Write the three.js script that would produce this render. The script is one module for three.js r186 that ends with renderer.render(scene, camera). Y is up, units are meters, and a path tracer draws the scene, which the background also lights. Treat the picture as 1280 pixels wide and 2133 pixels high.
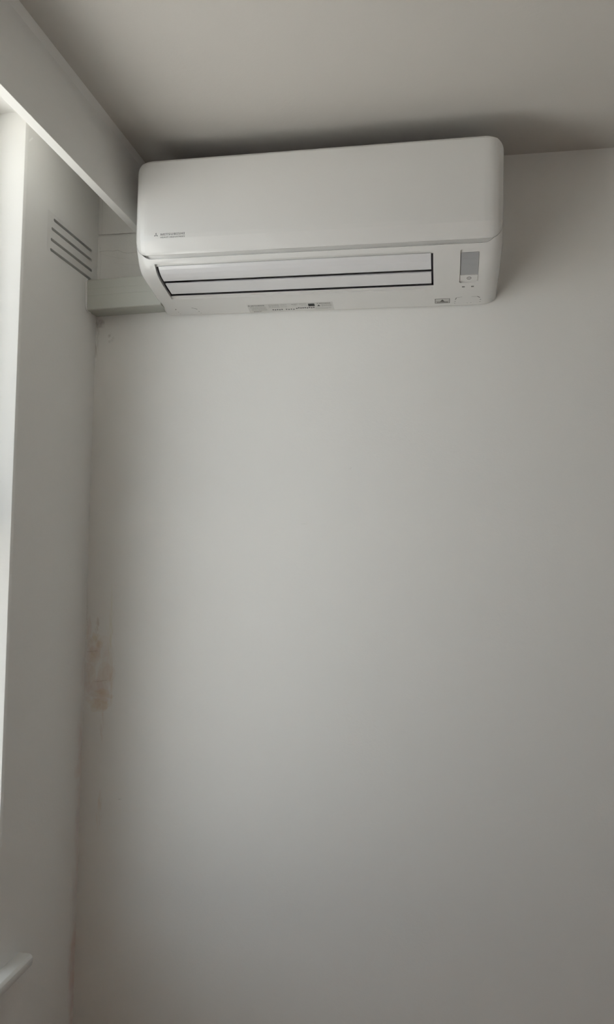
import * as THREE from 'three';
import { mergeGeometries, toCreasedNormals, mergeVertices } from 'three/addons/utils/BufferGeometryUtils.js';
import { RoundedBoxGeometry } from 'three/addons/geometries/RoundedBoxGeometry.js';
import { Brush, Evaluator, SUBTRACTION } from 'three-bvh-csg';

// ------------------------------------------------------------------ camera, sky, exposure
// x: to the right along the back wall from the corner, y: up from the floor, z: from the back wall into the room
const UP = 2.12;                                   // height of the underside of the air conditioner
const scene = new THREE.Scene();
const camera = new THREE.PerspectiveCamera(2 * Math.atan(1066.5 / 1550) * 180 / Math.PI, 1280 / 2133, 0.05, 100);
camera.rotation.order = 'YXZ';
camera.rotation.set(0.0415, 0.1823, 0.0210);
camera.position.set(0.9585, UP - 0.6089, 1.9021);
const renderer = new THREE.WebGLRenderer({ antialias: true });
renderer.toneMapping = THREE.LinearToneMapping;
renderer.toneMappingExposure = 1.63;
renderer.shadowMap.enabled = true;
scene.background = new THREE.Color().setRGB(0.83, 0.925, 1.0);   // clear bright sky
scene.backgroundIntensity = 1.6;
const sun = new THREE.DirectionalLight(new THREE.Color().setRGB(1.0, 0.97, 0.92), 20);   // high sun almost in line with the window wall: it lights the paving outside, not the room
sun.position.set(1.0, 15, 13); sun.target.position.set(-5, 0, 1.5); sun.target.name = 'sun_target'; sun.name = 'sun';
sun.position.add(sun.target.position); sun.castShadow = true; sun.shadow.mapSize.set(2048, 2048);
Object.assign(sun.shadow.camera, { left: -16, right: 16, top: 16, bottom: -16, near: 0.5, far: 60 });
scene.add(sun, sun.target);

// ------------------------------------------------------------------ helpers
let seed = 7;
const rnd = () => { seed = (seed * 1664525 + 1013904223) >>> 0; return seed / 4294967296; };
const lin = (r, g, b) => new THREE.Color().setRGB(r, g, b);
function add(name, geometry, material, parent = scene) {
  const m = new THREE.Mesh(geometry, material);
  m.name = name; m.castShadow = m.receiveShadow = true;
  parent.add(m);
  return m;
}
function tag(o, label, category) { o.userData.label = label; o.userData.category = category; return o; }
function struct(o, label) { o.userData.kind = 'structure'; if (label) o.userData.label = label; return o; }
function box(x0, x1, y0, y1, z0, z1, r = 0) {
  const w = x1 - x0, h = y1 - y0, d = z1 - z0;
  const g = r ? new RoundedBoxGeometry(w, h, d, 3, r) : new THREE.BoxGeometry(w, h, d);
  g.translate((x0 + x1) / 2, (y0 + y1) / 2, (z0 + z1) / 2);
  return g;
}
const plain = (g) => { const c = g.index ? g.toNonIndexed() : g; for (const k of Object.keys(c.attributes)) if (!['position', 'normal', 'uv'].includes(k)) c.deleteAttribute(k); return c; };
const join = (list) => mergeGeometries(list.map(plain));
// uv from position, in metres divided by the size that the texture covers
function mapUV(g, u, v, u0, u1, v0, v1) {
  const p = g.attributes.position, a = new Float32Array(p.count * 2), at = { x: 0, y: 1, z: 2 };
  for (let i = 0; i < p.count; i++) {
    a[2 * i] = (p.getComponent(i, at[u]) - u0) / (u1 - u0);
    a[2 * i + 1] = (p.getComponent(i, at[v]) - v0) / (v1 - v0);
  }
  g.setAttribute('uv', new THREE.BufferAttribute(a, 2));
  return g;
}
function canvasTexture(w, h, draw, srgb = true) {
  const c = document.createElement('canvas'); c.width = w; c.height = h;
  draw(c.getContext('2d'), w, h);
  const t = new THREE.CanvasTexture(c);
  if (srgb) t.colorSpace = THREE.SRGBColorSpace;
  t.magFilter = THREE.LinearFilter;
  return t;
}
// fine relief of rolled wall paint, tiles every 0.25 m
function reliefTexture() {
  const n = 256, d = new Uint8Array(n * n * 4), layers = [4, 8, 16, 32, 64, 128].map((k) => ({ k, v: Array.from({ length: k * k }, rnd) }));
  const sm = (t) => t * t * (3 - 2 * t);
  for (let y = 0; y < n; y++) for (let x = 0; x < n; x++) {
    let s = 0, wsum = 0;
    for (const { k, v } of layers) {
      const fx = x / n * k, fy = y / n * k, ix = Math.floor(fx), iy = Math.floor(fy), tx = sm(fx - ix), ty = sm(fy - iy);
      const q = (i, j) => v[((iy + j) % k) * k + (ix + i) % k], w = k < 32 ? 0.5 : 1;
      s += w * ((q(0, 0) * (1 - tx) + q(1, 0) * tx) * (1 - ty) + (q(0, 1) * (1 - tx) + q(1, 1) * tx) * ty); wsum += w;
    }
    const b = Math.round(255 * s / wsum);
    d.set([b, b, b, 255], 4 * (y * n + x));
  }
  const t = new THREE.DataTexture(d, n, n); t.wrapS = t.wrapT = THREE.RepeatWrapping; t.magFilter = THREE.LinearFilter; t.needsUpdate = true;
  return t;
}
const relief = reliefTexture();
const reliefAt = (u, v) => { const t = relief.clone(); t.repeat.set(u, v); t.needsUpdate = true; return t; };

// ------------------------------------------------------------------ materials
const PAINT = [0.85, 0.842, 0.81];
const M = {
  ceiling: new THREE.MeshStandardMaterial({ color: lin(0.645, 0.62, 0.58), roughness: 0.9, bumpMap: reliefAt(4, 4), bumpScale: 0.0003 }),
  paint: new THREE.MeshStandardMaterial({ color: lin(...PAINT), roughness: 0.7, bumpMap: reliefAt(4, 4), bumpScale: 0.0003 }),
  warm: new THREE.MeshStandardMaterial({ color: lin(0.62, 0.33, 0.13), roughness: 0.7 }),
  white: new THREE.MeshStandardMaterial({ color: lin(0.84, 0.85, 0.86), roughness: 0.7 }),
  gloss: new THREE.MeshStandardMaterial({ color: lin(0.80, 0.79, 0.76), roughness: 0.35 }),
  floor: new THREE.MeshStandardMaterial({ color: lin(0.34, 0.19, 0.10), roughness: 0.5 }),
  paving: new THREE.MeshStandardMaterial({ color: lin(0.43, 0.43, 0.42), roughness: 0.9 }),
  frame: new THREE.MeshStandardMaterial({ color: lin(0.82, 0.82, 0.80), roughness: 0.3 }),
  glass: new THREE.MeshPhysicalMaterial({ color: 0xffffff, transmission: 1, thickness: 0, roughness: 0, ior: 1.5 }),
  plastic: new THREE.MeshPhysicalMaterial({ color: lin(0.76, 0.755, 0.735), roughness: 0.45, specularIntensity: 0.2, clearcoat: 1, clearcoatRoughness: 0.02 }),
  flap: new THREE.MeshPhysicalMaterial({ color: lin(0.76, 0.76, 0.77), roughness: 0.45, specularIntensity: 0.2, clearcoat: 1, clearcoatRoughness: 0.02 }),
  groove: new THREE.MeshStandardMaterial({ color: lin(0.70, 0.70, 0.68), roughness: 0.5 }),
  duct: new THREE.MeshStandardMaterial({ color: lin(0.42, 0.42, 0.43), roughness: 0.7 }),
  intake: new THREE.MeshStandardMaterial({ color: lin(0.42, 0.42, 0.43), roughness: 0.8 }),
  ink: new THREE.MeshStandardMaterial({ color: lin(0.03, 0.03, 0.03), roughness: 0.7 }),
  smoked: new THREE.MeshPhysicalMaterial({ color: lin(0.38, 0.39, 0.40), roughness: 0.3, clearcoat: 0.6, clearcoatRoughness: 0.15 }),
  trunk: new THREE.MeshStandardMaterial({ color: lin(0.55, 0.56, 0.51), roughness: 0.5 }),
  caulk: new THREE.MeshStandardMaterial({ color: lin(0.83, 0.83, 0.81), roughness: 0.6 }),
};

// ------------------------------------------------------------------ the room
const CEIL = UP + 0.382, ROOM_X = 3.0, ROOM_Z = 5.0;
const WIN_Z0 = 0.372, WIN_Z1 = 1.31, WIN2_Z0 = 2.1, WIN2_Z1 = 2.45, WIN_Y0 = UP - 1.60, WIN_Y1 = UP + 0.373, WALL_T = 0.17;

struct(add('floor', box(-WALL_T, ROOM_X + 0.1, -0.1, 0, -0.15, ROOM_Z + 0.1), M.floor), 'brown wooden floor of the room');
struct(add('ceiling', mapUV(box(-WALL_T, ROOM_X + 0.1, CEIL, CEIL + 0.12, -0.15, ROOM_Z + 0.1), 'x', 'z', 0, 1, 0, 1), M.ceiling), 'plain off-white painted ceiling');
const FAR = { z0: 3.3, z1: 4.2, y0: 0.95, y1: 2.10 };              // window opposite: its daylight reaches the pier and the pelmet board
struct(add('wall_right', join([box(ROOM_X, ROOM_X + 0.1, 0, CEIL, 0, FAR.z0), box(ROOM_X, ROOM_X + 0.1, 0, CEIL, FAR.z1, ROOM_Z), box(ROOM_X, ROOM_X + 0.1, FAR.y1, CEIL, FAR.z0, FAR.z1), box(ROOM_X, ROOM_X + 0.1, 0, FAR.y0, FAR.z0, FAR.z1)]), M.white), 'white painted side wall');
struct(add('wall_front', box(0, ROOM_X, 0, CEIL, ROOM_Z, ROOM_Z + 0.1), M.warm), 'warm tan wall behind the camera');

// back wall with its damp stains: x 0..2.5 m, y 0..2.5 m on the canvas
const WALLW = 2.5;
const wallMap = canvasTexture(2048, 2048, (g, w, h) => {
  const css = (r, gg, b) => '#' + lin(r, gg, b).getHexString();
  g.fillStyle = css(...PAINT); g.fillRect(0, 0, w, h);
  const X = (x) => x / WALLW * w, Y = (y) => h - (UP + y) / WALLW * h, S = w / WALLW;
  function blot(x, y, rx, ry, rgb, alpha, n = 26) {          // a stain with a ragged outline, laid on in many faint dabs
    for (let i = 0; i < n; i++) {
      const a = rnd() * 6.283, q = Math.sqrt(rnd()), bx = X(x + Math.cos(a) * q * rx), by = Y(y + Math.sin(a) * q * ry);
      g.fillStyle = `rgba(${rgb},${0.6 * alpha * (0.4 + rnd())})`;
      g.beginPath(); g.ellipse(bx, by, rx * S * (0.2 + 0.4 * rnd()), ry * S * (0.15 + 0.35 * rnd()), rnd() * 0.6 - 0.3, 0, 6.3); g.fill();
    }
  }
  const tan = '214,186,158', pink = '206,178,160', brown = '168,140,116';
  blot(0.040, -0.97, 0.036, 0.075, pink, 0.10, 40);
  blot(0.046, -1.045, 0.034, 0.026, tan, 0.16, 36);
  blot(0.028, -0.90, 0.018, 0.035, tan, 0.14, 26);
  blot(0.034, -0.855, 0.005, 0.026, brown, 0.14, 12);
  blot(0.012, -0.87, 0.008, 0.05, pink, 0.10, 16);
  blot(0.073, -0.84, 0.003, 0.10, '216,206,176', 0.16, 24);
  blot(0.079, -0.99, 0.004, 0.06, tan, 0.14, 16);
  blot(0.056, -1.11, 0.004, 0.045, pink, 0.12, 12);
  blot(0.056, -1.35, 0.006, 0.05, tan, 0.10, 12);
  for (let y = -0.80; y > -0.90; y -= 0.014) blot(0.002 + 0.003 * rnd(), y, 0.0016, 0.006, '120,100,88', 0.22, 4);
  g.strokeStyle = 'rgba(140,112,90,0.22)'; g.lineWidth = 1.5;
  for (const [x0, y0, x1, y1] of [[0.006, -0.918, 0.036, -0.914], [0.03, -0.998, 0.066, -0.991]]) { g.beginPath(); g.moveTo(X(x0), Y(y0)); g.quadraticCurveTo(X((x0 + x1) / 2), Y(y0 + 0.002), X(x1), Y(y1)); g.stroke(); }
  // dirt at the corner under the trunking, and small scuffs further out
  blot(0.012, -0.012, 0.016, 0.014, '110,104,100', 0.10, 22);
  blot(0.045, -0.055, 0.008, 0.012, '120,112,104', 0.10, 12);
  blot(0.004, -0.05, 0.005, 0.05, '120,114,106', 0.10, 14);
  blot(0.1144, -1.3054, 0.006, 0.0015, '110,106,100', 0.22, 6);
  blot(0.2945, -0.3083, 0.0016, 0.0026, '250,250,250', 0.6, 5);
  blot(0.60, -0.56, 0.010, 0.002, '150,146,138', 0.12, 6);
  blot(0.72, -0.415, 0.004, 0.003, '150,146,138', 0.15, 5);
  for (let i = 0; i < 26; i++) blot(0.15 + rnd() * 1.4, -0.05 - rnd() * 1.9, 0.001 + 0.002 * rnd(), 0.001 + 0.001 * rnd(), rnd() < 0.5 ? '235,234,228' : '160,156,148', 0.16, 2);
});
const backMat = new THREE.MeshStandardMaterial({ map: wallMap, roughness: 0.7, bumpMap: reliefAt(10, 10), bumpScale: 0.0003 });
const wallBack = struct(add('wall_back', mapUV(box(-WALL_T, ROOM_X, 0, CEIL, -0.15, 0), 'x', 'y', 0, WALLW, 0, WALLW), backMat), 'plain off-white back wall behind the air conditioner, stained near the corner');
wallMap.wrapS = wallMap.wrapT = THREE.ClampToEdgeWrapping;

// older plaster above the trunking: two skims with an open joint between them and hairline cracks
const crackMap = canvasTexture(512, 512, (g, w, h) => {
  g.fillStyle = '#' + lin(...PAINT).getHexString(); g.fillRect(0, 0, w, h);
  const crack = (pts, a, lw) => {
    g.strokeStyle = `rgba(110,104,98,${a * 0.6})`; g.lineWidth = lw; g.beginPath();
    pts.forEach(([x, y], i) => { const px = x / 0.2 * w, py = h - (y - 0.09) / 0.2 * h; i ? g.lineTo(px, py) : g.moveTo(px, py); }); g.stroke();
  };
  crack([[0.006, 0.188], [0.03, 0.190], [0.045, 0.188], [0.06, 0.190], [0.075, 0.183], [0.09, 0.180], [0.11, 0.181], [0.14, 0.185]], 0.7, 1.6);
  crack([[0.012, 0.182], [0.035, 0.174], [0.06, 0.168], [0.085, 0.164]], 0.35, 1.2);
  crack([[0.05, 0.155], [0.09, 0.148], [0.15, 0.143]], 0.25, 1.0);
  crack([[0.008, 0.20], [0.012, 0.16], [0.009, 0.12], [0.011, 0.09]], 0.35, 1.6);
});
const skimMat = new THREE.MeshStandardMaterial({ map: crackMap, roughness: 0.7, bumpMap: reliefAt(1, 1), bumpScale: 0.0012 });
add('plaster_skim', mapUV(box(0, 0.2, UP + 0.089, UP + 0.2305, 0, 0.0045, 0.0012), 'x', 'y', 0, 0.2, UP + 0.09, UP + 0.29), skimMat, wallBack);
add('plaster_skim', mapUV(box(0, 0.2, UP + 0.2365, CEIL, 0, 0.0045, 0.0012), 'x', 'y', 0, 0.2, UP + 0.5, UP + 0.7), skimMat, wallBack);

// left wall: pier with a rounded arris, breast below the window, head above it, far pier
function pier() {
  const s = new THREE.Shape(), r = 0.009;                      // footprint: shape x = room x, shape y = room z
  s.moveTo(-WALL_T, -0.15); s.lineTo(0, -0.15); s.lineTo(0, WIN_Z0 - r);
  s.absarc(-r, WIN_Z0 - r, r, 0, Math.PI / 2, false); s.lineTo(-WALL_T, WIN_Z0); s.closePath();
  const g = new THREE.ExtrudeGeometry(s, { depth: CEIL, bevelEnabled: false, curveSegments: 8 });
  g.rotateX(Math.PI / 2); g.scale(1, -1, 1);                   // shape y -> z, depth -> y
  // the mirror turned the faces inside out
  const flip = g.index ? g.toNonIndexed() : g, a = flip.attributes.position.array;
  for (let i = 0; i < a.length; i += 9) for (let k = 0; k < 3; k++) { const t = a[i + 3 + k]; a[i + 3 + k] = a[i + 6 + k]; a[i + 6 + k] = t; }
  flip.deleteAttribute('uv');
  const c = toCreasedNormals(flip, 0.6);
  c.setAttribute('uv', new THREE.BufferAttribute(new Float32Array(c.attributes.position.count * 2), 2));
  return c;
}
const VENT = { z0: 0.022, z1: 0.268, y0: UP + 0.0895, y1: UP + 0.190 };
const ev = new Evaluator(); ev.useGroups = false;
const A = new Brush(pier()), B = new Brush(box(-0.0121, 0.02, VENT.y0, VENT.y1, VENT.z0, VENT.z1));
A.updateMatrixWorld(); B.updateMatrixWorld();
const pierCut = ev.evaluate(A, B, SUBTRACTION).geometry;
const leftMap = canvasTexture(1024, 2048, (g, w, h) => {        // z 0..1.25, y 0..2.5
  g.fillStyle = '#' + lin(...PAINT).getHexString(); g.fillRect(0, 0, w, h);
  const X = (z) => z / 1.25 * w, Y = (y) => h - (UP + y) / 2.5 * h;
  for (let i = 0; i < 260; i++) {                                 // faint reddish damp along the corner, patchy
    const y = -0.85 - 1.2 * Math.sqrt(rnd()), k = 0.5 + 0.5 * Math.sin(y * 17) * Math.sin(y * 7.3 + 1);
    g.fillStyle = `rgba(196,150,134,${0.045 * (0.3 + k) * rnd()})`;
    g.beginPath(); g.ellipse(X(0.034 * rnd() * rnd()), Y(y), 4 + 14 * rnd(), 10 + 34 * rnd(), 0, 0, 6.3); g.fill();
  }
  g.strokeStyle = 'rgba(250,250,248,0.8)'; g.lineWidth = 3;      // filler run across the arris at the top
  g.beginPath(); g.moveTo(X(0.345), Y(0.325)); g.lineTo(X(0.352), Y(0.318)); g.lineTo(X(0.360), Y(0.309)); g.stroke();
});
const leftMat = new THREE.MeshStandardMaterial({ map: leftMap, roughness: 0.7, bumpMap: reliefAt(5, 10), bumpScale: 0.0003 });
const wallLeft = struct(add('wall_left', mapUV(join([
  pierCut,
  box(-WALL_T, 0, 0, WIN_Y0, WIN_Z0, WIN_Z1),
  box(-WALL_T, 0, WIN_Y1, CEIL, WIN_Z0, WIN_Z1),
  box(-WALL_T, 0, 0, CEIL, WIN_Z1, WIN2_Z0),
  box(-WALL_T, 0, 0, WIN_Y0, WIN2_Z0, WIN2_Z1),
  box(-WALL_T, 0, WIN_Y1, CEIL, WIN2_Z0, WIN2_Z1),
  box(-WALL_T, 0, 0, CEIL, WIN2_Z1, ROOM_Z + 0.1),
]), 'z', 'y', 0, 1.25, 0, 2.5), leftMat), 'off-white pier and reveal beside the bright window opening');
leftMap.wrapS = leftMap.wrapT = THREE.ClampToEdgeWrapping;

// ------------------------------------------------------------------ the two windows (outside the frame, they light the room) and the paving outside
for (const [name, label, z0, z1] of [['window_1', 'white framed window in the left wall, nearer the corner', WIN_Z0, WIN_Z1], ['window_2', 'white framed window in the left wall, farther from the corner', WIN2_Z0, WIN2_Z1]]) {
  const w = new THREE.Group(); w.name = name; scene.add(w); struct(w, label);
  const x0 = -0.14, x1 = -0.085, f = 0.045, y0 = WIN_Y0, y1 = WIN_Y1, ym = y0 + 1.0;
  add('window_frame', join([
    box(x0, x1, y0, y0 + f, z0, z1), box(x0, x1, y1 - f, y1, z0, z1),
    box(x0, x1, y0 + f, y1 - f, z0, z0 + f), box(x0, x1, y0 + f, y1 - f, z1 - f, z1)]), M.frame, w);
  add('meeting_rail', box(x0, x1, ym - f / 2, ym + f / 2, z0 + f, z1 - f), M.frame, w);
  add('pane', box(-0.112, -0.108, y0 + f, ym - f / 2, z0 + f, z1 - f), M.glass, w);
  add('pane', box(-0.112, -0.108, ym + f / 2, y1 - f, z0 + f, z1 - f), M.glass, w);
}
struct(add('ground', box(-30, 30, -0.5, -0.3, -15, 20), M.paving), 'sunlit pale paving outside the windows');
{
  const w = new THREE.Group(); w.name = 'window_3'; scene.add(w); struct(w, 'white framed window in the opposite side wall');
  const x0 = ROOM_X + 0.03, x1 = ROOM_X + 0.08, f = 0.045, { z0, z1, y0, y1 } = FAR;
  add('window_frame', join([box(x0, x1, y0, y1, z0, z0 + f), box(x0, x1, y0, y1, z1 - f, z1), box(x0, x1, y1 - f, y1, z0 + f, z1 - f), box(x0, x1, y0, y0 + f, z0 + f, z1 - f)]), M.frame, w);
  add('pane', box(x0 + 0.02, x0 + 0.024, y0 + f, y1 - f, z0 + f, z1 - f), M.glass, w);
}
// window board with a rounded nose and a short horn past the reveal
{
  const top = UP - 1.572, t = 0.030, prot = 0.036, zEnd = 0.277;
  const nose = new THREE.Shape(), r = 0.008, e = 0.003;             // section of the nosing: shape x = room x, shape y = room y
  nose.moveTo(e, top - t + e); nose.lineTo(prot - r - e, top - t + e); nose.absarc(prot - r - e, top - t + r + e, r, -Math.PI / 2, 0, false);
  nose.lineTo(prot - e, top - r - e); nose.absarc(prot - r - e, top - r - e, r, 0, Math.PI / 2, false); nose.lineTo(e, top - e); nose.closePath();
  const n = new THREE.ExtrudeGeometry(nose, { depth: WIN_Z1 + 0.09 - zEnd - 2 * e, bevelEnabled: true, bevelThickness: e, bevelSize: e, bevelSegments: 3, curveSegments: 6 });
  n.translate(0, 0, zEnd + e);
  const g = join([toCreasedNormals(n, 0.5), box(-0.085, e, top - t, top, WIN_Z0 + 0.001, WIN_Z1 - 0.001)]);
  tag(add('window_sill', g, M.gloss), 'white painted window board with rounded nose at lower left', 'window sill');
}

// ------------------------------------------------------------------ pelmet board hung from the ceiling in front of the window
tag(add('pelmet_board', box(0.1390, 0.1616, UP + 0.2063, CEIL, 0.0045, ROOM_Z - 0.001, 0.001), M.paint), 'long pelmet board running along the ceiling above the window', 'pelmet');
{
  const s = new THREE.Shape(); const r = 0.0125;
  s.moveTo(0, 0); s.lineTo(0, -r); s.quadraticCurveTo(r * 0.35, -r * 0.35, r * 0.9, 0); s.closePath();
  const g = new THREE.ExtrudeGeometry(s, { depth: ROOM_Z - 0.01, bevelEnabled: false, curveSegments: 5 });
  g.translate(0.1616, CEIL, 0.005);
  struct(add('trim_1', g, M.paint), 'thin bead of filler between pelmet board and ceiling');
}

// ------------------------------------------------------------------ wall vent
{
  const s = new THREE.Shape();                                  // shape x = -z, shape y = y
  s.moveTo(-VENT.z1, VENT.y0); s.lineTo(-VENT.z0, VENT.y0); s.lineTo(-VENT.z0, VENT.y1); s.lineTo(-VENT.z1, VENT.y1); s.closePath();
  for (const [y, a, b] of [[0.1762, 0.035, 0.240], [0.1510, 0.036, 0.249], [0.1234, 0.034, 0.251], [0.0976, 0.034, 0.252]]) {
    const h = new THREE.Path(), q = 0.0038, Y = UP + y;
    h.moveTo(-b + q, Y - q); h.lineTo(-a - q, Y - q); h.absarc(-a - q, Y, q, -Math.PI / 2, Math.PI / 2, false);
    h.lineTo(-b + q, Y + q); h.absarc(-b + q, Y, q, Math.PI / 2, Math.PI * 1.5, false);
    s.holes.push(h);
  }
  const g = new THREE.ExtrudeGeometry(s, { depth: 0.012, bevelEnabled: false, curveSegments: 5 });
  g.rotateY(Math.PI / 2); g.translate(-0.012, 0, 0);
  tag(add('air_vent', g, M.paint), 'painted-over wall vent with four long slots beside the corner', 'vent');
}

// ------------------------------------------------------------------ pipe trunking between corner and air conditioner
{
  const t = new THREE.Group(); t.name = 'pipe_trunking'; t.position.set(0, UP, 0); t.rotation.z = 0.033; scene.add(t);   // fitted with a slight fall towards the corner
  tag(t, 'short white plastic pipe trunking running from the corner to the air conditioner', 'trunking');
  const y0 = 0.0055, y1 = 0.0885, D = 0.0625;
  const s = new THREE.Shape();                                  // lid: shape x = z, shape y = y
  s.moveTo(0.022, y0); 
  for (const z of [0.034, 0.046]) { s.lineTo(z - 0.0006, y0); s.lineTo(z, y0 + 0.0006); s.lineTo(z + 0.0006, y0); }
  s.lineTo(D - 0.004, y0); s.quadraticCurveTo(D, y0, D, y0 + 0.004);
  for (const y of [0.044, 0.062]) { s.lineTo(D, y - 0.0008); s.lineTo(D - 0.0005, y); s.lineTo(D, y + 0.0008); }
  s.lineTo(D, y1 - 0.004); s.quadraticCurveTo(D, y1, D - 0.004, y1); s.lineTo(0.022, y1); s.closePath();
  const g = new THREE.ExtrudeGeometry(s, { depth: 0.2115, bevelEnabled: false, curveSegments: 5 });
  g.rotateY(Math.PI / 2); g.scale(1, 1, -1);
  const c = plain(g), a = c.attributes.position.array;
  for (let i = 0; i < a.length; i += 9) for (let k = 0; k < 3; k++) { const q = a[i + 3 + k]; a[i + 3 + k] = a[i + 6 + k]; a[i + 6 + k] = q; }
  c.computeVertexNormals(); c.translate(0.0025, 0, 0);
  add('cover', c, M.trunk, t);
  add('backing_channel', box(0.0025, 0.214, y0 + 0.0006, y1 - 0.0006, 0.0005, 0.0216), M.trunk, t);
  const bead = new THREE.CatmullRomCurve3([[0.0025, y1 + 0.0005, 0.03], [0.003, y1, D - 0.003], [0.003, y1 - 0.006, D + 0.0005], [0.0032, y0 + 0.04, D + 0.0006], [0.0028, y0 + 0.006, D + 0.0004], [0.0026, y0, D - 0.006], [0.0025, y0 - 0.0005, 0.04]].map((q) => new THREE.Vector3(...q)));
  const b = add('sealant_bead', new THREE.TubeGeometry(bead, 60, 0.0027, 8), M.caulk, t);
  b.userData.label = 'white sealant bead along the wall';
}

// ------------------------------------------------------------------ the air conditioner
const ac = new THREE.Group(); ac.name = 'air_conditioner'; ac.position.set(0, UP, 0); scene.add(ac);
tag(ac, 'white wall-mounted split air conditioner high on the back wall', 'air conditioner');
const XL = 0.2040, XR = 1.0814, YT = 0.316, ZF = 0.2245, RT = 0.007, Q0 = 0.262;
// profile of front and underside: z for each y, from the back of the underside to the flat front
const knots = [[-0.012, -0.050], [0, 0], [0.0065, 0.022], [0.0163, 0.0640], [0.0276, 0.113], [0.038, 0.155], [0.0474, 0.180], [0.0645, 0.199], [0.0893, 0.2122], [0.1060, 0.2193], [0.1190, 0.2233], [0.1300, 0.2245]];
const fine = new THREE.CatmullRomCurve3(knots.map(([y, z]) => new THREE.Vector3(0, y, z)), false, 'centripetal').getPoints(600);
function zAt(y) {
  if (y >= 0.130) return ZF;
  let a = 0, b = fine.length - 1;
  while (b - a > 1) { const m = (a + b) >> 1; if (fine[m].y <= y) a = m; else b = m; }
  const t = (y - fine[a].y) / (fine[b].y - fine[a].y || 1);
  return fine[a].z + t * (fine[b].z - fine[a].z);
}
function normalAt(y) {                                          // outward, in (y, z)
  const e = 0.002, dz = (zAt(y + e) - zAt(y - e)) / (2 * e), l = Math.hypot(1, dz);
  return [-dz / l, 1 / l];
}
// rounding at the two ends: the front turns in softly (f), the outline seen from the front has round corners (t)
const END_F = { w: 0.046, d: 0.020 }, END_T = { w: 0.044, d: 0.036 }, END_B = [{ w: 0.026, d: 0.015 }, { w: 0.038, d: 0.024 }];
const superell = (d, e, n) => d >= e.w ? 0 : e.d * (1 - Math.pow(Math.max(0, 1 - Math.pow(1 - d / e.w, n)), 1 / n));
const ends = (x) => { const d = Math.max(0, Math.min(x - XL, XR - x)); return [superell(d, END_F, 2.2), superell(d, END_T, 2.1), superell(d, END_B[x - XL < XR - x ? 0 : 1], 2.1)]; };
// a point of the casing: q up to Q0 is the height on the profile, Q0..1 runs over the top to the back; inset goes inwards
function P(x, q, inset) {
  const [f, t, b] = ends(x);
  let y, z;
  if (q <= Q0) { const n = normalAt(q), i = inset + f * n[1] * n[1] + b * n[0] * n[0]; y = q - n[0] * i; z = zAt(q) - n[1] * i; }
  else {
    const iy = inset + t, iz = inset + f, my = Math.max(RT, iy), mz = Math.max(RT, iz);
    if (q <= 0.3) { y = Q0 + (YT - my - Q0) * (q - Q0) / (0.3 - Q0); z = ZF - iz; }
    else if (q <= 0.6) { const a = (q - 0.3) / 0.3 * Math.PI / 2; y = YT - my + (my - iy) * Math.sin(a); z = ZF - mz + (mz - iz) * Math.cos(a); }
    else { y = YT - iy; z = (ZF - mz) * (1 - (q - 0.6) / 0.4); }
  }
  return new THREE.Vector3(x, y, Math.max(z, 0.003));
}
function grid(pts, skip) {                                      // pts[row][col]; rows go up, columns to the right, faces outwards
  const R = pts.length, C = pts[0].length, pos = [], uv = [], idx = [];
  pts.forEach((row, r) => row.forEach((v, c) => { pos.push(v.x, v.y, v.z); uv.push(c / (C - 1), r / (R - 1)); }));
  for (let r = 0; r < R - 1; r++) for (let c = 0; c < C - 1; c++) {
    if (skip && skip(r, c)) continue;
    const a = r * C + c, b = a + 1, d = a + C, e = d + 1;
    idx.push(a, b, e, a, e, d);
  }
  const g = new THREE.BufferGeometry();
  g.setAttribute('position', new THREE.Float32BufferAttribute(pos, 3));
  g.setAttribute('uv', new THREE.Float32BufferAttribute(uv, 2));
  g.setIndex(idx); g.computeVertexNormals();
  return g;
}
const span = (a, b, n) => Array.from({ length: n + 1 }, (_, i) => a + (b - a) * i / n);
// a piece of the casing between two heights and two places along it
const patch = (x0, x1, y0, y1, inset, nx = 24, ny = 10) => grid(span(y0, y1, ny).map((y) => span(x0, x1, nx).map((x) => P(x, y, inset))));
// a slab that follows the casing, with its four edge faces
function slab(x0, x1, y0, y1, in0, in1, nx = 24, ny = 10, bevel = 0.0007) {
  const ring = [[bevel, in0 ], [0, in0 + bevel], [0, in1]];
  const X = span(x0, x1, nx), Y = span(y0, y1, ny), list = [];
  const at = (x, y, k) => {
    const xx = Math.min(Math.max(x, x0 + ring[k][0]), x1 - ring[k][0]), yy = Math.min(Math.max(y, y0 + ring[k][0]), y1 - ring[k][0]);
    return P(xx, yy, ring[k][1]);
  };
  list.push(grid(Y.map((y) => X.map((x) => at(x, y, 0)))));
  for (let k = 0; k < 2; k++) {
    list.push(grid([k + 1, k].map((j) => X.map((x) => at(x, y0, j)))));
    list.push(grid([k, k + 1].map((j) => X.map((x) => at(x, y1, j)))));
    list.push(grid(Y.map((y) => [k + 1, k].map((j) => at(x0, y, j)))));
    list.push(grid(Y.map((y) => [k, k + 1].map((j) => at(x1, y, j)))));
  }
  list.push(grid(Y.map((y) => X.slice().reverse().map((x) => at(x, y, 2)))));
  return toCreasedNormals(join(list), 0.5);
}
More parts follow.
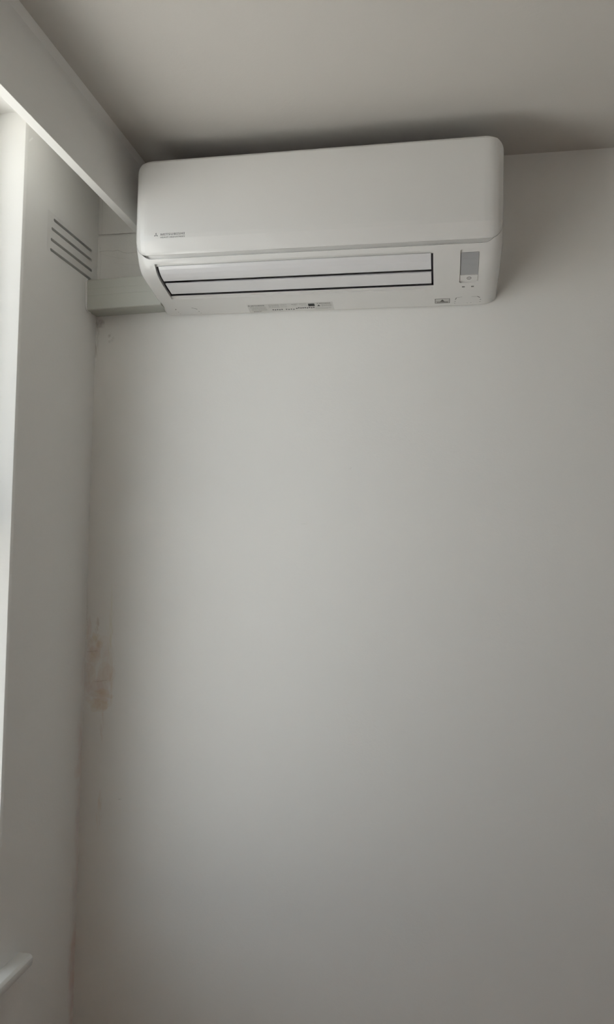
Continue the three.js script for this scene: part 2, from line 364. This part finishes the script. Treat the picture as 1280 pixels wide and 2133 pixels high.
// seam under the front panel and the finger groove below it
const SEAM = 0.0852, GROOVE = 0.0768;
const ySeam = (x) => { const r = 0.028, d = Math.min(x - XL, XR - x); return d >= r ? SEAM : SEAM + r - Math.sqrt(Math.max(0, r * r - (r - d) ** 2)); };
const yGroove = (x) => {
  const r = 0.030, d = Math.min(x - XL - 0.010, XR - x - 0.012), s = ySeam(x) - 0.0005;
  if (d <= 0) return s;
  return Math.min(s, d >= r ? GROOVE : GROOVE + r - Math.sqrt(Math.max(0, r * r - (r - d) ** 2)));
};
const OPEN = { x0: 0.2505, x1: 0.9265, y0: 0.0195, y1: 0.0668 };
const DISP = { x0: 0.9835, x1: 1.0355, y0: 0.0205, y1: 0.0700 };
const endCols = Array.from({ length: 17 }, (_, i) => 0.0455 * (1 - Math.cos(i / 16 * Math.PI / 2)));
const xs = [...new Set([...endCols.map((d) => XL + d), ...span(OPEN.x0, OPEN.x1, 26), 0.945, 0.965, DISP.x0, DISP.x0 + 0.013, DISP.x0 + 0.026, DISP.x0 + 0.039, DISP.x1, ...endCols.map((d) => XR - d)])].sort((a, b) => a - b);
{
  const yFix = [0.0009, ...span(0.003, OPEN.y0, 5), DISP.y0, ...span(0.0235, OPEN.y1, 16), DISP.y1].sort((a, b) => a - b);
  const lower = yFix.map((y) => xs.map((x) => P(x, y, 0)));
  const top = yFix[yFix.length - 1];
  for (const t of [0.35, 0.7, 1]) lower.push(xs.map((x) => P(x, top + (yGroove(x) - top) * t, 0)));
  const inRect = (o, r, c) => r < yFix.length - 1 && yFix[r] >= o.y0 - 1e-6 && yFix[r + 1] <= o.y1 + 1e-6 && xs[c] >= o.x0 - 1e-6 && xs[c + 1] <= o.x1 + 1e-6;
  const outer = grid(lower, (r, c) => inRect(OPEN, r, c) || inRect(DISP, r, c));
  const STEP = 0.0105;
  const upperRows = [xs.map((x) => P(x, yGroove(x), 0)), xs.map((x) => P(x, yGroove(x), STEP))];
  const step = grid(upperRows);
  const qs = [0.14, 0.2, Q0, 0.28, 0.3, ...span(0.3, 0.6, 5).slice(1), 1];
  const inner = grid([upperRows[1], xs.map((x) => P(x, yGroove(x) + 0.02, STEP)), ...qs.map((q) => xs.map((x) => P(x, Math.max(q, 0), STEP)))]);
  const back = grid([xs.map((x) => P(x, 1, STEP)), xs.map((x) => P(x, 0.0009, 0))]);
  // flat ends
  const caps = [];
  for (const [x, flip] of [[XL, false], [XR, true]]) {
    const ring = [...yFix.map((y) => P(x, y, 0)), P(x, yGroove(x), 0), P(x, yGroove(x), STEP), ...qs.map((q) => P(x, q, STEP))];
    const c = ring.reduce((s, v) => s.add(v), new THREE.Vector3()).multiplyScalar(1 / ring.length);
    const pos = [];
    ring.forEach((v, i) => { const n = ring[(i + 1) % ring.length]; for (const q of flip ? [c, n, v] : [c, v, n]) pos.push(q.x, q.y, q.z); });
    const g = new THREE.BufferGeometry(); g.setAttribute('position', new THREE.Float32BufferAttribute(pos, 3));
    g.setAttribute('uv', new THREE.Float32BufferAttribute(new Float32Array(pos.length / 3 * 2), 2)); g.computeVertexNormals(); caps.push(g);
  }
  // sides of the outlet opening, with a shallow ledge above and below the flaps
  const X = span(OPEN.x0, OPEN.x1, 26), Y = span(OPEN.y0, OPEN.y1, 16), deep = 0.028, l1 = 0.0066, l0 = 0.004;
  const yTop = OPEN.y1 - 0.0066, yBot = OPEN.y0 + 0.0021;
  const walls = [
    grid([0, l1].map((d) => X.map((x) => P(x, OPEN.y1, d))).reverse()),
    grid([yTop, OPEN.y1].map((y) => X.map((x) => P(x, y, l1)))),
    grid([deep, l1].map((d) => X.map((x) => P(x, yTop, d)))),
    grid([0, l0].map((d) => X.map((x) => P(x, OPEN.y0, d)))),
    grid([OPEN.y0, yBot].map((y) => X.map((x) => P(x, y, l0)))),
    grid(Y.map((y) => [0, 0.008].map((d) => P(OPEN.x0, y, d)))),
    grid(Y.map((y) => [0.008, 0].map((d) => P(OPEN.x1, y, d)))),
  ];
  const weld = (g) => { const c = g.clone(); c.deleteAttribute('uv'); return c; };
  const outerJoined = mergeVertices(mergeGeometries([outer].map((g) => { const c = weld(g); c.deleteAttribute('normal'); return c; })), 1e-6);
  outerJoined.computeVertexNormals();
  outerJoined.setAttribute('uv', new THREE.Float32BufferAttribute(new Float32Array(outerJoined.attributes.position.count * 2), 2));
  add('casing', join([outerJoined, step, inner, back, ...caps, ...walls]), M.plastic, ac);
  // outlet duct: a deep curved channel up to the fan roller
  const X0 = OPEN.x0 - 0.012, X1 = OPEN.x1 + 0.012;
  const low = [P(0.5, yBot, l0 + 0.0002), P(0.5, yBot, 0.0055), P(0.5, 0.0120, 0.009)], high = [P(0.5, yTop, l1 + 0.0002), P(0.5, yTop, 0.022)];
  const wallLow = new THREE.CatmullRomCurve3([...low, new THREE.Vector3(0, 0.060, 0.020), new THREE.Vector3(0, 0.135, 0.020), new THREE.Vector3(0, 0.200, 0.040)], false, 'centripetal').getPoints(24);
  const wallHigh = new THREE.CatmullRomCurve3([...high, new THREE.Vector3(0, 0.110, 0.150), new THREE.Vector3(0, 0.150, 0.165), new THREE.Vector3(0, 0.200, 0.160)], false, 'centripetal').getPoints(24);
  const row = (v) => span(X0, X1, 12).map((x) => new THREE.Vector3(x, v.y, v.z));
  const side = (x, flip) => grid(wallLow.map((a, k) => flip ? [wallHigh[k], a] : [a, wallHigh[k]]).map((r) => r.map((v) => new THREE.Vector3(x, v.y, v.z))));
  const duct = add('outlet_duct', join([grid(wallLow.map(row)), grid(wallHigh.map(row).reverse()), side(X0, false), side(X1, true), grid([row(wallLow[24]), row(wallHigh[24])])]), M.duct, ac);
  const roller = [];
  for (let k = 0; k < 28; k++) { const b = box(X0 + 0.01, X1 - 0.01, -0.001, 0.001, 0.030, 0.044); b.rotateX(0.5); b.rotateX(k / 28 * Math.PI * 2); b.translate(0, 0.152, 0.100); roller.push(b); }
  const hub = new THREE.CylinderGeometry(0.020, 0.020, X1 - X0 - 0.02, 16); hub.rotateZ(Math.PI / 2); hub.translate((X0 + X1) / 2, 0.152, 0.100); roller.push(hub);
  add('fan_roller', join(roller), M.duct, duct);
}
// front panel: over the top and down to the seam, with its edge turned in
{
  const qs = [...span(0.117, 0.135, 9), 0.15, 0.18, 0.22, 0.25, Q0, 0.28, 0.3, ...span(0.3, 0.6, 8).slice(1), 0.63];
  const T = 0.0102, e = 0.0012;
  const low = (x, t) => ySeam(x) + t;
  const rows = [];
  rows.push(xs.map((x) => P(x, low(x, 0), T)));
  rows.push(xs.map((x) => P(x, low(x, 0), e)));
  rows.push(xs.map((x) => P(x, low(x, e * 0.3), e * 0.3)));
  rows.push(xs.map((x) => P(x, low(x, e), 0)));
  for (const t of [0.25, 0.5, 0.75]) rows.push(xs.map((x) => P(x, low(x, e) + (0.115 - low(x, e)) * t, 0)));
  for (const q of qs) if (q > 0.1151) rows.push(xs.map((x) => P(x, q, 0)));
  rows.push(xs.map((x) => P(x, 0.63, T * 0.98)));
  const outer = grid(rows);
  const g = toCreasedNormals(outer, 0.6);
  const caps = [];
  const body = rows.slice(3, -1);
  for (const [x, c, flip] of [[XL, 0, false], [XR, xs.length - 1, true]]) {     // flat strip at each end, between outer and inner edge
    const o = body.map((r) => r[c]), i = body.map((r) => { const v = r[c].clone(); return v; });
    const qq = [low(x, e), ...[0.25, 0.5, 0.75].map((t) => low(x, e) + (0.115 - low(x, e)) * t), ...qs.filter((q) => q > 0.1151)];
    qq.forEach((q, k) => i[k].copy(P(x, q, T)));
    caps.push(grid(o.map((v, k) => flip ? [v, i[k]] : [i[k], v])));
  }
  add('front_panel', join([g, ...caps]), M.plastic, ac);
}
// air intake in the top of the casing: dark mesh behind cross bars
{
  const z0 = 0.03, z1 = 0.185, y = YT - 0.0064;
  const g = add('intake_grille', box(XL + 0.05, XR - 0.05, y, y + 0.0012, z0, z1), M.intake, ac);
  for (let k = 0; k < 24; k++) { const x = XL + 0.06 + k * (XR - XL - 0.12) / 23; add('grille_bar', box(x - 0.002, x + 0.002, y + 0.0012, y + 0.005, z0, z1), M.intake, g); }
}
// two flaps
add('louver_flap', slab(0.2578, 0.9215, 0.0380, 0.0614, 0.0018, 0.0058, 40, 14), M.flap, ac).userData.label = 'upper, wider air flap';
add('louver_flap', slab(0.2578, 0.9215, 0.0242, 0.0348, 0.0020, 0.0058, 40, 10), M.flap, ac).userData.label = 'lower, narrower air flap';

// display: a frame with rounded corners, smoked window, power button
{
  const I = { x0: 0.9878, x1: 1.0312, y0: 0.0240, y1: 0.0668 };
  // arc length along the profile keeps the corners round on the curved casing
  const N = 400, ya = DISP.y0, yb = DISP.y1, len = [0];
  for (let i = 1; i <= N; i++) { const y0 = ya + (yb - ya) * (i - 1) / N, y1 = ya + (yb - ya) * i / N; len.push(len[i - 1] + Math.hypot(y1 - y0, zAt(y1) - zAt(y0))); }
  const sOf = (y) => len[Math.round((y - ya) / (yb - ya) * N)];
  const yOf = (s) => { let k = 0; while (k < N - 1 && len[k + 1] < s) k++; return ya + (yb - ya) * (k + (s - len[k]) / (len[k + 1] - len[k])) / N; };
  const s0 = sOf(I.y0), s1 = sOf(I.y1), L = len[N];
  const rr = 0.0055, loop = [];
  const side = (n, f) => { for (let i = 0; i < n; i++) loop.push(f(i / n)); };
  const arc = (cx, cs, a0) => side(5, (t) => [cx + rr * Math.cos(a0 + t * Math.PI / 2), cs + rr * Math.sin(a0 + t * Math.PI / 2)]);
  side(4, (t) => [I.x0 + rr + t * (I.x1 - I.x0 - 2 * rr), s0]); arc(I.x1 - rr, s0 + rr, -Math.PI / 2);
  side(16, (t) => [I.x1, s0 + rr + t * (s1 - s0 - 2 * rr)]); arc(I.x1 - rr, s1 - rr, 0);
  side(4, (t) => [I.x1 - rr - t * (I.x1 - I.x0 - 2 * rr), s1]); arc(I.x0 + rr, s1 - rr, Math.PI / 2);
  side(16, (t) => [I.x0, s1 - rr - t * (s1 - s0 - 2 * rr)]); arc(I.x0 + rr, s0 + rr, Math.PI);
  // outer rectangle point for each inner one
  const out = loop.map(([x, s]) => {
    const fx = x <= I.x0 + rr ? -1 : x >= I.x1 - rr ? 1 : 0, fs = s <= s0 + rr ? -1 : s >= s1 - rr ? 1 : 0;
    let ox = x, os = s;
    if (fx && fs) { const ax = Math.abs(x - (fx < 0 ? I.x0 + rr : I.x1 - rr)), as = Math.abs(s - (fs < 0 ? s0 + rr : s1 - rr)); if (ax >= as - 1e-9) ox = fx < 0 ? DISP.x0 : DISP.x1; if (as >= ax - 1e-9) os = fs < 0 ? 0 : L; }
    else if (fx) ox = fx < 0 ? DISP.x0 : DISP.x1; else os = fs < 0 ? 0 : L;
    return [ox, os];
  });
  // corners of the outer rectangle
  const closed = (a) => [...a, a[0]];
  const ringGrid = (a, ia, b, ib) => grid([closed(a).map(([x, s]) => P(x, yOf(Math.min(Math.max(s, 0), L)), ia)), closed(b).map(([x, s]) => P(x, yOf(Math.min(Math.max(s, 0), L)), ib))]);
  const cornerFill = [];
  for (let i = 0; i < out.length; i++) {
    const a = out[i], b = out[(i + 1) % out.length];
    if (Math.abs(a[0] - b[0]) > 0.003 && Math.abs(a[1] - b[1]) > 0.003) {
      const c = [a[0] === DISP.x0 || a[0] === DISP.x1 ? a[0] : b[0], a[1] === 0 || a[1] === L ? a[1] : b[1]];
      const [pa, pb, pc] = [a, b, c].map(([x, s]) => P(x, yOf(s), 0));
      const g = new THREE.BufferGeometry(); g.setAttribute('position', new THREE.Float32BufferAttribute([pa, pc, pb].flatMap((v) => [v.x, v.y, v.z]), 3));
      g.setAttribute('uv', new THREE.Float32BufferAttribute(new Float32Array(6), 2)); g.computeVertexNormals(); cornerFill.push(g);
    }
  }
  const inn = loop.map(([x, s]) => [x, s]);
  const d = 0.003;
  const bezel = join([ringGrid(out, 0, inn, 0), ...cornerFill, ringGrid(inn, 0, inn, d), patch(DISP.x0, DISP.x1, DISP.y0, DISP.y1, d, 6, 20)]);
  const disp = add('display_recess', bezel, M.plastic, ac);
  add('display_window', slab(I.x0 + 0.0012, I.x1 - 0.0012, 0.0312, 0.0600, 0.0014, d, 8, 14), M.smoked, disp).userData.label = 'grey smoked display window';
  const btn = add('power_button', slab(I.x0 + 0.0010, I.x1 - 0.0010, 0.0256, 0.0309, 0.0010, d, 8, 6), M.plastic, disp);
  // power sign: an oval ring with a bar
  const c = [1.0100, 0.02835], pos = [];
  const ringPts = (rx, rs) => Array.from({ length: 25 }, (_, i) => { const a = i / 24 * Math.PI * 2; return P(c[0] + rx * Math.cos(a), c[1] + rs * Math.sin(a), 0.0008); });
  const sign = join([grid([ringPts(0.0052, 0.00135), ringPts(0.0040, 0.00100)]), patch(c[0] - 0.0006, c[0] + 0.0006, c[1] - 0.0006, c[1] + 0.0006, 0.0008, 1, 2)]);
  add('power_sign', sign, M.ink, btn);
}

// print on the casing
function decal(name, x0, x1, y0, y1, w, h, draw, parent, nx = 16, ny = 6) {
  const t = canvasTexture(w, h, draw);
  const m = new THREE.MeshPhysicalMaterial({ map: t, transparent: true, roughness: 0.5 });
  return add(name, patch(x0, x1, y0, y1, -0.00025, nx, ny), m, parent);
}
function diamonds(g, cx, cy, r, color) {                       // three rhombi meeting in a point
  g.fillStyle = color;
  for (const a of [-90, 30, 150]) {
    const t = a * Math.PI / 180, p = (d, o) => [cx + r * d * Math.cos(t + o), cy + r * d * Math.sin(t + o)];
    g.beginPath(); g.moveTo(cx, cy); g.lineTo(...p(0.577, -Math.PI / 6)); g.lineTo(...p(1, 0)); g.lineTo(...p(0.577, Math.PI / 6)); g.closePath(); g.fill();
  }
}
function fitText(g, text, x, y, width, size, weight = 'bold') {
  g.save(); g.font = `${weight} ${size}px sans-serif`; g.textBaseline = 'alphabetic';
  g.translate(x, y); g.scale(width / g.measureText(text).width, 1); g.fillText(text, 0, 0); g.restore();
}
decal('maker_mark', 0.2560, 0.3370, 0.1195, 0.1385, 810, 190, (g, w, h) => {
  const ink = 'rgba(132,134,132,0.9)';
  diamonds(g, 62, 92, 58, ink); g.fillStyle = ink;
  fitText(g, 'MITSUBISHI', 170, 112, 630, 72);
  fitText(g, 'HEAVY INDUSTRIES', 170, 172, 630, 46);
}, ac.getObjectByName('front_panel'));
const casing = ac.getObjectByName('casing');
const line = (g, x, y, w, t, a) => { g.fillStyle = `rgba(50,52,52,${a})`; let q = x; while (q < x + w) { const l = 8 + rnd() * 26; g.fillRect(q, y, Math.min(l, x + w - q), t); q += l + 4 + rnd() * 5; } };
decal('rating_label', 0.4430, 0.6700, 0.0012, 0.0108, 1600, 260, (g, w, h) => {
  g.fillStyle = 'rgba(205,206,203,0.15)'; g.fillRect(0, 0, w, h);
  diamonds(g, 30, 40, 26, '#3a3b3b'); g.fillStyle = '#3a3b3b'; fitText(g, 'MITSUBISHI', 62, 56, 260, 40);
  for (let k = 0; k < 4; k++) line(g, 40 + 8 * k, 84 + k * 34, 290, 10, 0.55);
  line(g, 80, 226, 150, 16, 0.7);
  for (let k = 0; k < 3; k++) { line(g, 400, 30 + k * 36, 200, 11, 0.5); line(g, 620, 30 + k * 36, 120, 9, 0.4); }
  line(g, 830, 34, 110, 14, 0.5); line(g, 980, 34, 130, 12, 0.4); line(g, 860, 72, 70, 8, 0.35); line(g, 1000, 80, 130, 9, 0.35);
  g.fillStyle = 'rgba(30,32,32,0.85)';                          // row of approval marks
  for (let k = 0; k < 5; k++) { g.beginPath(); g.ellipse(460 + k * 42, 190 + (k % 2) * 6, 15, 15, 0, 0, 6.3); g.fill(); }
  for (let k = 0; k < 4; k++) g.fillRect(700 + k * 46, 176 + (k % 2) * 8, 26, 26);
  for (let k = 0; k < 9; k++) { g.beginPath(); g.ellipse(910 + k * 40, 170 - 14 * Math.abs(Math.sin(k * 1.3)), 17, 15, 0, 0, 6.3); g.fill(); }
  line(g, 1260, 176, 290, 10, 0.5); line(g, 1260, 206, 240, 8, 0.35);
  g.fillStyle = 'rgba(48,50,50,0.9)'; g.fillRect(1140, 36, 118, 78);
  diamonds(g, 1316, 38, 18, '#3a3b3b'); g.fillStyle = '#3a3b3b'; fitText(g, 'MITSUBISHI', 1345, 48, 210, 30);
  g.beginPath(); g.moveTo(1300, 122); g.lineTo(1362, 122); g.lineTo(1331, 76); g.closePath(); g.fill();
  for (let k = 0; k < 3; k++) line(g, 1380, 70 + k * 24, 190, 9, 0.5);
}, casing, 24, 5);
decal('warning_label', 0.9290, 0.9660, 0.0042, 0.0094, 400, 230, (g, w, h) => {
  g.fillStyle = 'rgba(170,170,166,0.2)'; g.fillRect(0, 0, w, h);
  g.strokeStyle = 'rgba(70,70,68,0.7)'; g.lineWidth = 14; g.strokeRect(8, 8, w - 16, h - 16);
  g.fillStyle = 'rgba(70,70,68,0.7)'; g.beginPath(); g.moveTo(130, 150); g.lineTo(270, 150); g.lineTo(200, 40); g.closePath(); g.fill();
  g.fillRect(30, 130, 340, 14); g.fillRect(50, 165, 300, 22); g.fillRect(40, 200, 320, 10);
}, casing, 8, 4);
// two printed icons under the display
for (const x of [0.9977, 1.0193]) add('icon_print', patch(x - 0.0033, x + 0.0033, 0.0205 - 0.0005, 0.0205 + 0.0006, -0.0003, 4, 2), new THREE.MeshStandardMaterial({ color: lin(0.16, 0.16, 0.15), roughness: 0.6 }), casing);
// punched lines of the two knock-outs at the lower corners
function dash(x0, y0, x1, y1, w = 0.0006, parent = casing) {
  const n = 4, dx = x1 - x0, dy = (y1 - y0) * 4.3, l = Math.hypot(dx, dy), ox = -dy / l * w, oy = dx / l * w / 4.3;
  const pts = span(0, 1, n).map((t) => [x0 + (x1 - x0) * t, y0 + (y1 - y0) * t]);
  const rows = [pts.map(([x, y]) => P(x - ox, y - oy, -0.0003)), pts.map(([x, y]) => P(x + ox, y + oy, -0.0003))];
  add('knockout_slot', grid(rows), M.ink, parent);
}
for (const a of [
  [0.2432, 0.0082, 0.2452, 0.0090, 0.0010], [0.2462, 0.0055, 0.2485, 0.0052, 0.0006], [0.2490, 0.0030, 0.2515, 0.0030, 0.0005],
  [0.2900, 0.0098, 0.2990, 0.0090, 0.0005], [0.2990, 0.0090, 0.3035, 0.0078, 0.0006], [0.3042, 0.0055, 0.3062, 0.0050, 0.0008], [0.3070, 0.0030, 0.3098, 0.0030, 0.0005],
  [0.9795, 0.0078, 0.9822, 0.0098, 0.0008], [0.9778, 0.0056, 0.9798, 0.0060, 0.0008], [0.9775, 0.0036, 0.9792, 0.0040, 0.0006], [0.9822, 0.0100, 0.9960, 0.0104, 0.0003],
  [1.0190, 0.0104, 1.0330, 0.0104, 0.0003], [1.0330, 0.0104, 1.0395, 0.0092, 0.0009], [1.0398, 0.0070, 1.0420, 0.0074, 0.0009], [1.0392, 0.0045, 1.0412, 0.0049, 0.0007],
  [1.0080, 0.0036, 1.0100, 0.0036, 0.0005], [1.0170, 0.0038, 1.0192, 0.0038, 0.0006],
]) dash(...a);

renderer.render(scene, camera);
